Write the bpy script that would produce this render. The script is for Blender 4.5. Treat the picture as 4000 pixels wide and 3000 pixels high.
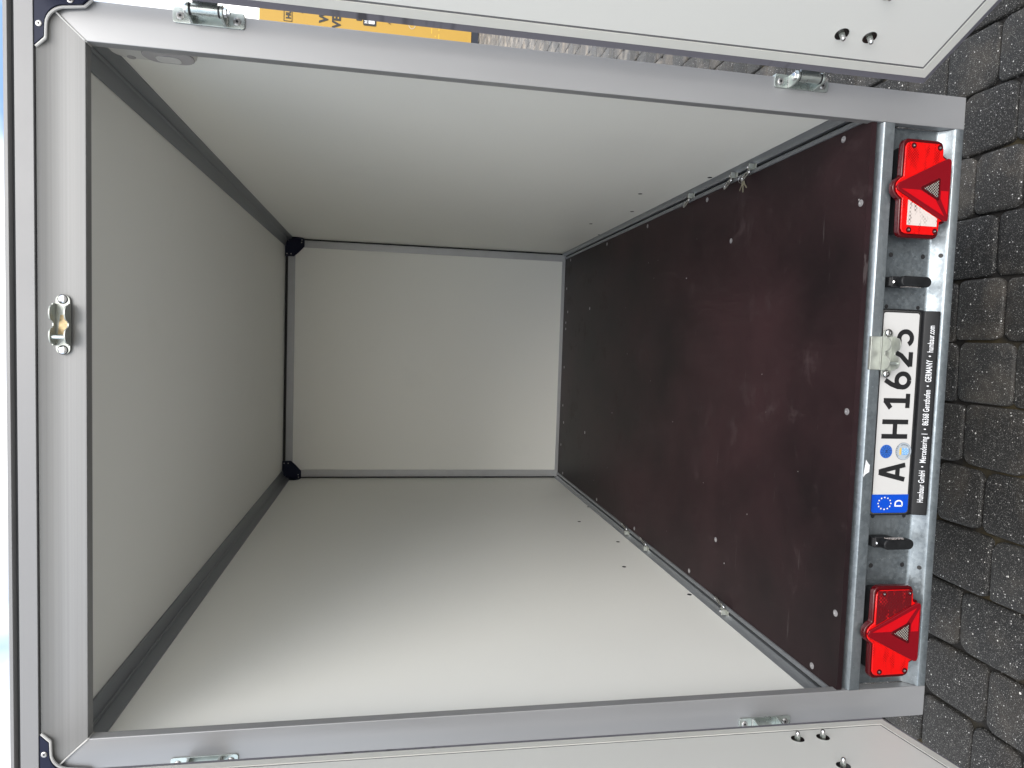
import bpy, bmesh, math, random
from mathutils import Vector, Matrix
random.seed(7)
PI = math.pi
for o in list(bpy.data.objects): bpy.data.objects.remove(o)
S = bpy.context.scene
C = S.collection

# ---------------------------------------------------------------- camera
cam = bpy.data.objects.new('camera', bpy.data.cameras.new('camera')); C.objects.link(cam)
Xc = Vector((0.99774165, 0.06344017, 0.02206682)); Yc = Vector((-0.05856618, 0.98253066, -0.17664511)); Zc = Vector((-0.03288773, 0.17495382, 0.98402721))
M = Matrix((-Zc, Xc, -Yc)).transposed().to_4x4()
M.translation = Vector((0.145366, -1.537586, 1.416183))
cam.matrix_world = M
cam.data.sensor_width = 36; cam.data.lens = 2668.82/4000*36
cam.data.clip_start = 0.05; cam.data.clip_end = 2000
S.camera = cam
# ---------------------------------------------------------------- sky
SUN_EL, SUN_AZ = 42, 163      # degrees; azimuth measured clockwise from +Y
W = bpy.data.worlds.new('World'); S.world = W; W.use_nodes = True
nt = W.node_tree; nt.nodes.clear()
out = nt.nodes.new('ShaderNodeOutputWorld'); bg = nt.nodes.new('ShaderNodeBackground')
sky = nt.nodes.new('ShaderNodeTexSky'); sky.sky_type = 'NISHITA'; sky.sun_disc = False
sky.sun_elevation = math.radians(SUN_EL); sky.sun_rotation = math.radians(SUN_AZ)
tc = nt.nodes.new('ShaderNodeTexCoord'); nz = nt.nodes.new('ShaderNodeTexNoise'); nz.inputs['Scale'].default_value = 3.2; nz.inputs['Detail'].default_value = 5
rp = nt.nodes.new('ShaderNodeValToRGB'); rp.color_ramp.elements[0].position = .40; rp.color_ramp.elements[1].position = .60
mx = nt.nodes.new('ShaderNodeMix'); mx.data_type = 'RGBA'; mx.inputs[7].default_value = (9.1, 9.0, 8.9, 1)
nt.links.new(tc.outputs['Generated'], nz.inputs['Vector']); nt.links.new(nz.outputs['Fac'], rp.inputs[0]); nt.links.new(rp.outputs[0], mx.inputs[0])
nt.links.new(sky.outputs[0], mx.inputs[6]); nt.links.new(mx.outputs[2], bg.inputs[0]); nt.links.new(bg.outputs[0], out.inputs[0])
bg.inputs[1].default_value = 0.10
# ---------------------------------------------------------------- sun
sun = bpy.data.objects.new('sun', bpy.data.lights.new('sun', 'SUN')); C.objects.link(sun)
sun.data.energy = 1.3; sun.data.angle = math.radians(45); sun.data.color = (1, .965, .91)
el, az = math.radians(SUN_EL), math.radians(SUN_AZ)
sd = Vector((math.sin(az)*math.cos(el), math.cos(az)*math.cos(el), math.sin(el)))
sun.rotation_euler = (sd).to_track_quat('Z', 'Y').to_euler(); sun.location = sd*10
# ---------------------------------------------------------------- colour
S.view_settings.view_transform = 'Standard'; S.view_settings.look = 'None'; S.view_settings.gamma = 1; S.view_settings.use_curve_mapping = False
S.view_settings.exposure = 1.62
S.render.engine = 'CYCLES'
S.cycles.max_bounces = 14; S.cycles.diffuse_bounces = 8; S.cycles.glossy_bounces = 6

# ================================================================ materials
MATS = {}
def mat(name, col, rough=.5, metal=0., spec=.5, coat=0., bump=None, var=None, stretch=(1,1,1), alpha=1, trans=0.):
    """bump=(scale,strength,distance)   var=(scale, amount 0-1) value variation"""
    m = bpy.data.materials.new(name); m.use_nodes = True; n = m.node_tree; b = n.nodes['Principled BSDF']
    b.inputs['Base Color'].default_value = (*col, 1); b.inputs['Roughness'].default_value = rough; b.inputs['Metallic'].default_value = metal
    b.inputs['Specular IOR Level'].default_value = spec; b.inputs['Coat Weight'].default_value = coat; b.inputs['Coat Roughness'].default_value = .06
    b.inputs['Transmission Weight'].default_value = trans
    t = n.nodes.new('ShaderNodeTexCoord'); mp = n.nodes.new('ShaderNodeMapping'); mp.inputs['Scale'].default_value = stretch
    n.links.new(t.outputs['Object'], mp.inputs[0])
    if var:
        z = n.nodes.new('ShaderNodeTexNoise'); z.inputs['Scale'].default_value = var[0]; z.inputs['Detail'].default_value = 6; z.inputs['Roughness'].default_value = .6
        n.links.new(mp.outputs[0], z.inputs['Vector'])
        r = n.nodes.new('ShaderNodeMapRange'); r.inputs[1].default_value = .3; r.inputs[2].default_value = .7; r.inputs[3].default_value = 1-var[1]; r.inputs[4].default_value = 1+var[1]
        n.links.new(z.outputs['Fac'], r.inputs[0])
        h = n.nodes.new('ShaderNodeVectorMath'); h.operation = 'SCALE'; h.inputs[0].default_value = col
        n.links.new(r.outputs[0], h.inputs['Scale']); n.links.new(h.outputs[0], b.inputs['Base Color'])
        r2 = n.nodes.new('ShaderNodeMapRange'); r2.inputs[1].default_value = .3; r2.inputs[2].default_value = .7; r2.inputs[3].default_value = max(.02, rough-.07); r2.inputs[4].default_value = rough+.07
        n.links.new(z.outputs['Fac'], r2.inputs[0]); n.links.new(r2.outputs[0], b.inputs['Roughness'])
    if bump:
        z = n.nodes.new('ShaderNodeTexNoise'); z.inputs['Scale'].default_value = bump[0]; z.inputs['Detail'].default_value = 3
        n.links.new(mp.outputs[0], z.inputs['Vector'])
        bp = n.nodes.new('ShaderNodeBump'); bp.inputs['Strength'].default_value = bump[1]; bp.inputs['Distance'].default_value = bump[2]
        n.links.new(z.outputs['Fac'], bp.inputs['Height']); n.links.new(bp.outputs[0], b.inputs['Normal'])
    MATS[name] = m
    return m
def nd(m, t, **k):
    x = m.node_tree.nodes.new(t)
    for a, v in k.items(): setattr(x, a, v)
    return x
def ramp(m, src, p0, p1, c0=(0,0,0,1), c1=(1,1,1,1)):
    r = nd(m, 'ShaderNodeValToRGB'); r.color_ramp.elements[0].position = p0; r.color_ramp.elements[1].position = p1
    r.color_ramp.elements[0].color = c0; r.color_ramp.elements[1].color = c1
    m.node_tree.links.new(src, r.inputs[0]); return r.outputs[0]
def mixc(m, fac, a, b, blend='MIX'):
    x = nd(m, 'ShaderNodeMix', data_type='RGBA', blend_type=blend); L = m.node_tree.links
    for i, v in ((0, fac), (6, a), (7, b)):
        if hasattr(v, 'is_linked'): L.new(v, x.inputs[i])
        elif i == 0: x.inputs[0].default_value = v
        else: x.inputs[i].default_value = (*v, 1)
    return x.outputs[2]
def noise(m, scale, detail=3, stretch=(1,1,1), rough=.5, coord='Object', rot=(0,0,0)):
    t = nd(m, 'ShaderNodeTexCoord'); mp = nd(m, 'ShaderNodeMapping'); mp.inputs['Scale'].default_value = stretch; mp.inputs['Rotation'].default_value = rot
    z = nd(m, 'ShaderNodeTexNoise'); z.inputs['Scale'].default_value = scale; z.inputs['Detail'].default_value = detail; z.inputs['Roughness'].default_value = rough
    m.node_tree.links.new(t.outputs[coord], mp.inputs[0]); m.node_tree.links.new(mp.outputs[0], z.inputs['Vector']); return z.outputs['Fac']
def setc(m, sock, name='Base Color'): m.node_tree.links.new(sock, m.node_tree.nodes['Principled BSDF'].inputs[name])

panel = mat('interior_panel', (.82,.82,.78), .5, bump=(260,.10,.0006), var=(1.3,.02))
def smudges(m, base, dark, amt=.35, sc=2.2):
    a = ramp(m, noise(m, sc, 8, rough=.65), .60, .78)
    b = ramp(m, noise(m, 7, 6, stretch=(1,3,14), rough=.6), .66, .74)
    x = mixc(m, .5, a, b, 'ADD'); f = nd(m, 'ShaderNodeMath', operation='MULTIPLY'); m.node_tree.links.new(x, f.inputs[0]); f.inputs[1].default_value = amt
    setc(m, mixc(m, f.outputs[0], base, dark))
smudges(panel, (.82,.82,.78), (.72,.72,.69), .3)
door_white = mat('door_panel_white', (.64,.64,.61), .45, bump=(230,.12,.0006)); smudges(door_white, (.64,.64,.61), (.60,.60,.58), .22, 3)
white_frame = mat('door_edge_white', (.55,.55,.515), .4, var=(9,.03))
seal_grey = mat('rubber_seal', (.15,.145,.17), .55, var=(30,.10)); 
def stains(m, base):
    a_ = ramp(m, noise(m, 1.6, 2, stretch=(.1,.1,1)), .50, .56); b_ = ramp(m, noise(m, 34, 1, stretch=(.05,.05,1)), .50, .60); f = mixc(m, 1., a_, b_, 'MULTIPLY'); setc(m, mixc(m, f, base, (.03,.028,.033)))
stains(seal_grey, (.15,.145,.17))
alu = mat('anodised_aluminium', (.285,.287,.293), .42, metal=.42, spec=.4, var=(5,.04), stretch=(1,1,.25))
alu_rail = mat('top_rail_aluminium', (.30,.30,.31), .45, metal=.3, spec=.3)
setc(alu_rail, mixc(alu_rail, noise(alu_rail, 260, 3, stretch=(.002,1,1)), (.175,.175,.174), (.240,.240,.237)))
alu_dark = mat('profile_aluminium', (.27,.285,.305), .42, metal=.65, var=(20,.05), stretch=(1,.05,1))
alu_light = mat('edge_profile_aluminium', (.40,.405,.415), .42, metal=.5, var=(20,.05))
roof_white = mat('roof_trim_lacquer', (.185,.185,.187), .42, metal=.15, spec=.3, var=(3,.02))
outer_white = mat('outer_skin', (.78,.78,.77), .35)
galv = mat('galvanised_steel', (.16,.18,.195), .4, metal=.8, spec=.35, bump=(900,.08,.0003))
def galvn(m):
    t = nd(m, 'ShaderNodeTexCoord'); v = nd(m, 'ShaderNodeTexVoronoi'); v.inputs['Scale'].default_value = 130
    m.node_tree.links.new(t.outputs['Object'], v.inputs['Vector'])
    s = nd(m, 'ShaderNodeSeparateColor'); m.node_tree.links.new(v.outputs['Color'], s.inputs[0])
    a = mixc(m, s.outputs[0], (.165,.190,.208), (.215,.243,.26))
    b = mixc(m, ramp(m, noise(m, 3, 6, stretch=(1,1,4)), .45, .7), a, (.26,.288,.305))
    sp = ramp(m, noise(m, 420, 2), .70, .76)
    setc(m, mixc(m, sp, b, (.55,.58,.60)))
    r = nd(m, 'ShaderNodeMapRange'); r.inputs[3].default_value = .30; r.inputs[4].default_value = .46
    m.node_tree.links.new(s.outputs[1], r.inputs[0]); m.node_tree.links.new(r.outputs[0], m.node_tree.nodes['Principled BSDF'].inputs['Roughness'])
galvn(galv)
zinc = mat('zinc_plated_steel', (.46,.50,.475), .30, metal=.85, var=(40,.12))
zinc_pale = mat('zinc_passivated_steel', (.34,.355,.325), .40, metal=.6, var=(60,.12))
weld = mat('weld_bead', (.42,.43,.41), .4, metal=.6, bump=(300,.9,.002))
steel = mat('bright_steel', (.60,.60,.60), .2, metal=1.)
dark_steel = mat('dark_washer', (.10,.10,.095), .22, metal=1.)  # darker steel for the bolt washers
black_pl = mat('black_plastic', (.0075,.008,.009), .5, spec=.28, bump=(500,.25,.0004), var=(60,.3))
black = mat('black_gap', (.006,.006,.007), .6)
rubber = mat('black_rubber', (.012,.012,.014), .6)
navy = mat('navy_plastic', (.006,.009,.026), .5, spec=.2, bump=(500,.2,.0004))
sealant = mat('sealant', (.42,.42,.41), .5)
rivet_m = mat('rivet_metal', (.38,.37,.36), .3, metal=.8)
screw_m = mat('countersunk_screw', (.42,.41,.43), .35, metal=.7)
red = mat('red_lens', (.50,.002,.003), .2, coat=.25, spec=.25)
red_side = mat('red_lens_rim', (.055,.0015,.003), .22, coat=.15, spec=.3)
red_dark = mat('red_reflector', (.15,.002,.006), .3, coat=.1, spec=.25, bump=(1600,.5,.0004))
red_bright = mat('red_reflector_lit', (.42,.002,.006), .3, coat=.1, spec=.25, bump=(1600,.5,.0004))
clear_lens = mat('clear_lens', (.72,.66,.62), .2, coat=.8)
red_fog = mat('red_fog_lens', (.085,.0015,.004), .22, coat=.3)
def gridlens(m, c0, c1, s=210, bandy=True):
    t = nd(m, 'ShaderNodeTexCoord'); mp = nd(m, 'ShaderNodeMapping'); mp.inputs['Rotation'].default_value = (PI/2,0,0)
    ck = nd(m, 'ShaderNodeTexChecker'); ck.inputs['Scale'].default_value = s
    L = m.node_tree.links; L.new(t.outputs['Object'], mp.inputs[0]); L.new(mp.outputs[0], ck.inputs['Vector'])
    w = noise(m, 30, 3, stretch=(.6,1,2.4)); f = ramp(m, w, .52, .66)
    x = nd(m, 'ShaderNodeMath', operation='MULTIPLY'); L.new(f, x.inputs[0]); L.new(ck.outputs['Fac'], x.inputs[1])
    setc(m, mixc(m, x.outputs[0], c0, c1))
    bp = nd(m, 'ShaderNodeBump'); bp.inputs['Strength'].default_value = .4; bp.inputs['Distance'].default_value = .0008
    L.new(ck.outputs['Fac'], bp.inputs['Height']); L.new(bp.outputs[0], m.node_tree.nodes['Principled BSDF'].inputs['Normal'])
gridlens(clear_lens, (.52,.46,.43), (.08,.055,.05)); gridlens(red_fog, (.085,.0015,.004), (.40,.005,.007)); gridlens(red, (.56,.003,.003), (.20,.0010,.0016), 300)
bulb = mat('retro_window', (.05,.04,.04), .15, coat=.8); gridlens(bulb, (.05,.04,.04), (.75,.66,.6), 260)
def bulbfix(m):
    t = nd(m, 'ShaderNodeTexCoord'); mp = nd(m, 'ShaderNodeMapping'); mp.inputs['Rotation'].default_value = (PI/2,0,0)
    ck = nd(m, 'ShaderNodeTexChecker'); ck.inputs['Scale'].default_value = 280; L = m.node_tree.links
    L.new(t.outputs['Object'], mp.inputs[0]); L.new(mp.outputs[0], ck.inputs['Vector']); setc(m, mixc(m, ck.outputs['Fac'], (.006,.005,.005), (.25,.22,.20)))
bulbfix(bulb)
plate_white = mat('plate_white', (.44,.436,.43), .35, coat=.05)
plate_blue = mat('plate_blue', (.0,.05,.40), .35, coat=.1)
sticker_blue = mat('sticker_blue', (.02,.09,.36), .35)
sticker_grey = mat('sticker_grey', (.30,.34,.38), .35)
shield_blue = mat('shield_blue', (.03,.25,.60), .4); gold = mat('crest_gold', (.55,.38,.08), .4)
ink = mat('black_print', (.012,.012,.013), .35); white_print = mat('white_print', (.60,.61,.63), .5)
lamp_pl = mat('lamp_cream_plastic', (.55,.54,.52), .3, coat=.3)
lamp_grey = mat('lamp_grey_lens', (.36,.345,.35), .2, coat=.4)
brass = mat('key_brass', (.52,.48,.36), .35, metal=.85)
yellow = mat('yellow_banner', (.36,.215,.03), .6)
totem_black = mat('totem_base', (.009,.013,.024), .5)

# phenolic floor
phen = mat('brown_phenolic_board', (.030,.017,.019), .55, spec=.13, bump=(700,.12,.0004))
def phenn(m):
    base = mixc(m, ramp(m, noise(m, 1.7, 6, rough=.6), .35, .7), (.0105,.0068,.0077), (.030,.0148,.0170))
    sm = ramp(m, noise(m, 6, 10, rough=.74), .56, .72)
    base = mixc(m, sm, base, (.046,.032,.034))
    f1 = ramp(m, noise(m, 26, 4, stretch=(.25,4,1), rot=(0,0,.5)), .735, .75)
    f2 = ramp(m, noise(m, 26, 4, stretch=(.25,5,1), rot=(0,0,-1.0)), .745, .76)
    f3 = ramp(m, noise(m, 26, 4, stretch=(.2,5,1), rot=(0,0,1.9)), .755, .77)
    a = mixc(m, 1., f1, f2, 'ADD'); a = mixc(m, 1., a, f3, 'ADD')
    g = nd(m, 'ShaderNodeMath', operation='MULTIPLY'); m.node_tree.links.new(a, g.inputs[0]); g.inputs[1].default_value = .45
    base = mixc(m, g.outputs[0], base, (.075,.065,.065))
    t = nd(m, 'ShaderNodeTexCoord'); v = nd(m, 'ShaderNodeTexVoronoi'); v.inputs['Scale'].default_value = 26; m.node_tree.links.new(t.outputs['Object'], v.inputs['Vector'])
    s = nd(m, 'ShaderNodeSeparateColor'); m.node_tree.links.new(v.outputs['Color'], s.inputs[0])
    r = nd(m, 'ShaderNodeMapRange'); r.inputs[1].default_value = .86; r.inputs[2].default_value = 1; r.inputs[3].default_value = 0; r.inputs[4].default_value = .07; m.node_tree.links.new(s.outputs[0], r.inputs[0])
    c = nd(m, 'ShaderNodeMath', operation='LESS_THAN'); m.node_tree.links.new(v.outputs['Distance'], c.inputs[0]); m.node_tree.links.new(r.outputs[0], c.inputs[1])
    setc(m, mixc(m, c.outputs[0], base, (.30,.29,.29)))
    q = nd(m, 'ShaderNodeMapRange'); q.inputs[3].default_value = .42; q.inputs[4].default_value = .62; m.node_tree.links.new(sm, q.inputs[0]); m.node_tree.links.new(q.outputs[0], m.node_tree.nodes['Principled BSDF'].inputs['Roughness'])
phenn(phen)

# concrete pavers with white grit
def specks(m, base, layers):
    L = m.node_tree.links; t = nd(m, 'ShaderNodeTexCoord')
    for sc, lo, rmax, col in layers:
        v = nd(m, 'ShaderNodeTexVoronoi'); v.inputs['Scale'].default_value = sc; L.new(t.outputs['Object'], v.inputs['Vector'])
        s = nd(m, 'ShaderNodeSeparateColor'); L.new(v.outputs['Color'], s.inputs[0])
        r = nd(m, 'ShaderNodeMapRange'); r.inputs[1].default_value = lo; r.inputs[2].default_value = 1; r.inputs[3].default_value = 0; r.inputs[4].default_value = rmax; L.new(s.outputs[0], r.inputs[0])
        c = nd(m, 'ShaderNodeMath', operation='LESS_THAN'); L.new(v.outputs['Distance'], c.inputs[0]); L.new(r.outputs[0], c.inputs[1])
        base = mixc(m, c.outputs[0], base, col)
    return base
paver = mat('anthracite_paver', (.04,.04,.04), .6, bump=(420,.8,.0014), spec=.18)
def paven(m):
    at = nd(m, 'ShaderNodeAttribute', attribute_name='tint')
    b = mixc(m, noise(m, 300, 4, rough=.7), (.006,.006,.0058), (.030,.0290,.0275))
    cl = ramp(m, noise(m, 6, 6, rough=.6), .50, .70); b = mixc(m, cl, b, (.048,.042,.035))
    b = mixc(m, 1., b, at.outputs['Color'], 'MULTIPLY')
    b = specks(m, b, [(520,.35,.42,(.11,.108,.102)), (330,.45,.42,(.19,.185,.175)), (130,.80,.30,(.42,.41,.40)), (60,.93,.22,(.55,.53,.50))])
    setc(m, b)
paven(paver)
joint = mat('joint_sand', (.018,.014,.010), .9, bump=(300,.9,.004))
setc(joint, mixc(joint, ramp(joint, noise(joint, 4, 5), .52, .62), (.006,.005,.004), (.032,.024,.008)))
ground_m = mat('far_paving', (.10,.10,.10), .8, bump=(60,.5,.01))
def farn(m):
    t = nd(m, 'ShaderNodeTexCoord'); br = nd(m, 'ShaderNodeTexBrick'); br.inputs['Scale'].default_value = 1
    br.inputs['Brick Width'].default_value = .2; br.inputs['Row Height'].default_value = .195; br.inputs['Mortar Size'].default_value = .006
    mp = nd(m, 'ShaderNodeMapping'); mp.inputs['Rotation'].default_value = (0,0,PI/2); L = m.node_tree.links
    L.new(t.outputs['Object'], mp.inputs[0]); L.new(mp.outputs[0], br.inputs['Vector'])
    br.inputs['Color1'].default_value = (.20,.195,.18,1); br.inputs['Color2'].default_value = (.27,.26,.245,1); br.inputs['Mortar'].default_value = (.03,.025,.02,1)  # sunlit tone in the colour, kept pale to bounce light into the trailer
    b = specks(m, br.outputs[0], [(60,.6,.4,(.36,.34,.30)), (22,.85,.3,(.42,.4,.36))]); setc(m, b)
farn(ground_m)

# ================================================================ geometry helpers
class MB:
    def __init__(s): s.bm = bmesh.new()
    def box(s, x0, x1, y0, y1, z0, z1):
        v = [s.bm.verts.new((x, y, z)) for x in (x0, x1) for y in (y0, y1) for z in (z0, z1)]
        for f in ((0,1,3,2),(4,6,7,5),(0,4,5,1),(2,3,7,6),(0,2,6,4),(1,5,7,3)): s.bm.faces.new([v[i] for i in f])
        return s
    def prism(s, pts, axis, d0, d1):
        """polygon pts in the plane perpendicular to axis, extruded d0..d1; axis y: (x,z); axis x: (y,z); axis z: (x,y)"""
        def P(p, d): return {'y': (p[0], d, p[1]), 'x': (d, p[0], p[1]), 'z': (p[0], p[1], d)}[axis]
        a = [s.bm.verts.new(P(p, d0(p) if callable(d0) else d0)) for p in pts]; b = [s.bm.verts.new(P(p, d1(p) if callable(d1) else d1)) for p in pts]
        s.bm.faces.new(a); s.bm.faces.new(b[::-1]); n = len(pts)
        for i in range(n): s.bm.faces.new((a[i], b[i], b[(i+1) % n], a[(i+1) % n]))
        return s
    def cyl(s, p0, p1, r, n=20, r1=None):
        p0, p1 = Vector(p0), Vector(p1); d = (p1-p0).normalized(); u = d.orthogonal().normalized(); w = d.cross(u); r1 = r if r1 is None else r1
        a = [s.bm.verts.new(p0+(u*math.cos(2*PI*i/n)+w*math.sin(2*PI*i/n))*r) for i in range(n)]
        b = [s.bm.verts.new(p1+(u*math.cos(2*PI*i/n)+w*math.sin(2*PI*i/n))*r1) for i in range(n)]
        s.bm.faces.new(a[::-1]); s.bm.faces.new(b)
        for i in range(n): s.bm.faces.new((a[i], a[(i+1) % n], b[(i+1) % n], b[i]))
        return s
    def lathe(s, p0, d, prof, n=20):
        p0 = Vector(p0); d = Vector(d).normalized(); u = d.orthogonal().normalized(); w = d.cross(u); rings = []
        for r, h in prof: rings.append([s.bm.verts.new(p0+d*h+(u*math.cos(2*PI*i/n)+w*math.sin(2*PI*i/n))*max(r, 1e-5)) for i in range(n)])
        for a, b in zip(rings, rings[1:]):
            for i in range(n): s.bm.faces.new((a[i], a[(i+1) % n], b[(i+1) % n], b[i]))
        s.bm.faces.new(rings[0][::-1]); s.bm.faces.new(rings[-1]); return s
    def tube(s, pts, r, n=10, closed=False):
        pts = [Vector(p) for p in pts]; N = len(pts); rings = []; up = None
        for i, p in enumerate(pts):
            if closed: t = (pts[(i+1) % N]-pts[i-1]).normalized()
            else: t = (pts[min(i+1, N-1)]-pts[max(i-1, 0)]).normalized()
            if up is None: up = t.orthogonal().normalized()
            up = (up-t*up.dot(t)).normalized(); w = t.cross(up)
            rings.append([s.bm.verts.new(p+(up*math.cos(2*PI*k/n)+w*math.sin(2*PI*k/n))*r) for k in range(n)])
        for i in range(N if closed else N-1):
            a, b = rings[i], rings[(i+1) % N]
            for k in range(n): s.bm.faces.new((a[k], a[(k+1) % n], b[(k+1) % n], b[k]))
        if not closed: s.bm.faces.new(rings[0][::-1]); s.bm.faces.new(rings[-1])
        return s
    def build(s, name, m, parent=None, bevel=0., smooth=True, seg=2, loc=None):
        bmesh.ops.recalc_face_normals(s.bm, faces=s.bm.faces)
        me = bpy.data.meshes.new(name); s.bm.to_mesh(me); s.bm.free()
        o = bpy.data.objects.new(name, me); C.objects.link(o); me.materials.append(m)
        if smooth:
            for p in me.polygons: p.use_smooth = True
            try: me.set_sharp_from_angle(angle=math.radians(35))
            except Exception: pass
        if parent: o.parent = parent
        if loc: o.location = loc
        if bevel:
            b = o.modifiers.new('bevel', 'BEVEL'); b.width = bevel; b.segments = seg; b.limit_method = 'ANGLE'; b.angle_limit = math.radians(35); b.harden_normals = True
        return o
def tag(o, label=None, cat=None, group=None, kind=None):
    for k, v in (('label', label), ('category', cat), ('group', group), ('kind', kind)):
        if v: o[k] = v
    return o
def empty(name, loc=(0,0,0), rz=0, parent=None):
    o = bpy.data.objects.new(name, None); C.objects.link(o); o.location = loc; o.rotation_euler = (0,0,rz); o.parent = parent; o.empty_display_size = .1; return o
def dup(o, parent, loc=None):
    c = o.copy(); C.objects.link(c); c.parent = parent
    if loc is not None: c.location = loc
    for ch in [x for x in bpy.data.objects if x.parent == o and x is not c]:
        d = ch.copy(); C.objects.link(d); d.parent = c
    return c
def text_mesh(body, size, bold=0., align='LEFT', depth=.0003, spacing=1.):
    cu = bpy.data.curves.new('t', 'FONT'); cu.body = body; cu.size = size; cu.offset = bold; cu.align_x = align; cu.extrude = depth; cu.space_character = spacing; cu.resolution_u = 3
    to = bpy.data.objects.new('t', cu); C.objects.link(to); bpy.context.view_layer.update()
    me = bpy.data.meshes.new_from_object(to.evaluated_get(bpy.context.evaluated_depsgraph_get())); bpy.data.objects.remove(to); return me
def text_obj(name, body, size, m, parent, loc, rot, width=None, **k):
    me = text_mesh(body, size, **k); 
    if width:
        xs = [v.co.x for v in me.vertices]; w = max(xs)-min(xs)
        for v in me.vertices: v.co.x = (v.co.x-min(xs))*width/w
    me.materials.clear(); me.materials.append(m)
    o = bpy.data.objects.new(name, me); C.objects.link(o); o.parent = parent; o.location = loc; o.rotation_euler = rot; return o
def arc(cx, cy, r, a0, a1, n=8): return [(cx+r*math.cos(math.radians(a0+(a1-a0)*i/n)), cy+r*math.sin(math.radians(a0+(a1-a0)*i/n))) for i in range(n+1)]
def rrect(x0, x1, y0, y1, r, n=5): return arc(x1-r, y1-r, r, 0, 90, n)+arc(x0+r, y1-r, r, 90, 180, n)+arc(x0+r, y0+r, r, 180, 270, n)+arc(x1-r, y0+r, r, 270, 360, n)

# ================================================================ ground
GZ = -0.37
g = MB().box(-260, 260, -120, 700, GZ-.3, GZ-.024).build('ground', ground_m, smooth=False); tag(g, kind='structure')
sb = MB().box(-2.6, 8.6, -1.4, 13.9, GZ-.023, GZ-.016).build('joint_bed', joint, smooth=False); tag(sb, kind='structure')
def paving():
    bm = bmesh.new(); col = bm.loops.layers.float_color.new('tint')
    cw = .1945; offs = {}
    for i in range(-14, 44):
        xa = .6875 - .1 + (i)*cw - .0 ; xa = .5878+(i)*cw
        y = -1.35+random.random()*.2
        near = i < 44
        while y < 13.8:
            L = random.choice([.155,.19,.19,.235,.235])*random.uniform(.96,1.04)
            if y < 1.2: L = random.choice([.17,.20,.235])*random.uniform(.97,1.03)
            x0, x1, y0, y1 = xa+.0022, xa+cw-.0022, y+.0022, y+L-.0022
            hx = [random.uniform(-.002,.004) for _ in range(4)]
            r = [random.uniform(.016,.042) for _ in range(4)]
            n = 4 if y < 4 else 2
            out = []
            for k, (cx, cy, a0) in enumerate(((x1, y1, 0), (x0, y1, 90), (x0, y0, 180), (x1, y0, 270))):
                sx = 1 if k in (0, 3) else -1; sy = 1 if k < 2 else -1
                out += [(px+random.uniform(-.0012,.0012), py+random.uniform(-.0012,.0012)) for px, py in arc(cx-sx*r[k]-sx*hx[k], cy-sy*r[k], r[k], a0, a0+90, n)]
            cx, cy = (x0+x1)/2, (y0+y1)/2; z = GZ+random.uniform(-.0025,.0015); tx, ty = random.uniform(-.012,.012), random.uniform(-.012,.012)
            def Z(px, py, dz): return z+dz+(px-cx)*tx+(py-cy)*ty
            def ring(ins, dz): 
                return [bm.verts.new((cx+(px-cx)*(1-ins/.095), cy+(py-cy)*(1-ins/.1), Z(px, py, dz))) for px, py in out]
            R = [ring(0, -.03), ring(0, -.006), ring(.003, -.0018), ring(.009, 0)]
            fs = [bm.faces.new(R[-1])]
            for a, b in zip(R, R[1:]):
                m_ = len(a)
                for q in range(m_): fs.append(bm.faces.new((a[q], a[(q+1) % m_], b[(q+1) % m_], b[q])))
            t = random.uniform(.68, 1.15)*(1+1.1*max(0, min(6, y-1.0))); w = random.uniform(-.03,.03)  # farther stones paler: sunlight and a drier look painted into the tint
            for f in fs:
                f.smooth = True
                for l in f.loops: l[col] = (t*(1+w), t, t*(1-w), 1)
            y += L
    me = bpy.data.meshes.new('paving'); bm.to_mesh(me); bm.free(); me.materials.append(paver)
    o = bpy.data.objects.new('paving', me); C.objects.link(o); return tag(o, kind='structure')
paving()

# ================================================================ box trailer
T = tag(empty('box_trailer'), 'white box trailer with aluminium frame, rear doors standing open on an empty grey interior', 'trailer')
A, B, HT = .7226, .8030, 2.030            # inner and outer edge of the posts, top of the opening
CW, FZ, CZ, LY = .768, .257, 2.083, 3.02  # inner wall, floor, ceiling, front wall

floor = MB().box(-.7285, .7285, .006, LY, .243, FZ).build('floor_board', phen, T, smooth=False)
sc = MB().lathe((0,0,0), (0,0,1), [(.0088,-.002),(.0088,.0006),(.0078,.0011),(.0034,.0008),(.003,.0002)], 20)
pos = []
for s in (-1, 1):
    pos += [(s*.7095, y) for y in (.113, .898, 1.503, 2.105, 2.875)] + [(s*.528, y) for y in (.029, .697, 2.95)] + [(s*.37, 2.390), (s*.37, 2.900), (s*.258, 2.936)]
pos += [(0, .033), (0, 2.94), (.3, 2.94)]
s0 = sc.build('floor_screw', screw_m, floor, loc=(pos[0][0], pos[0][1], FZ))
for x, y in pos[1:]: dup(s0, floor, (x, y, FZ))
for x, y in ((-.591, .627), (.43, 1.05), (-.2, 1.9)): dup(s0, floor, (x, y, FZ)).scale = (.3,.3,1)

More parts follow.
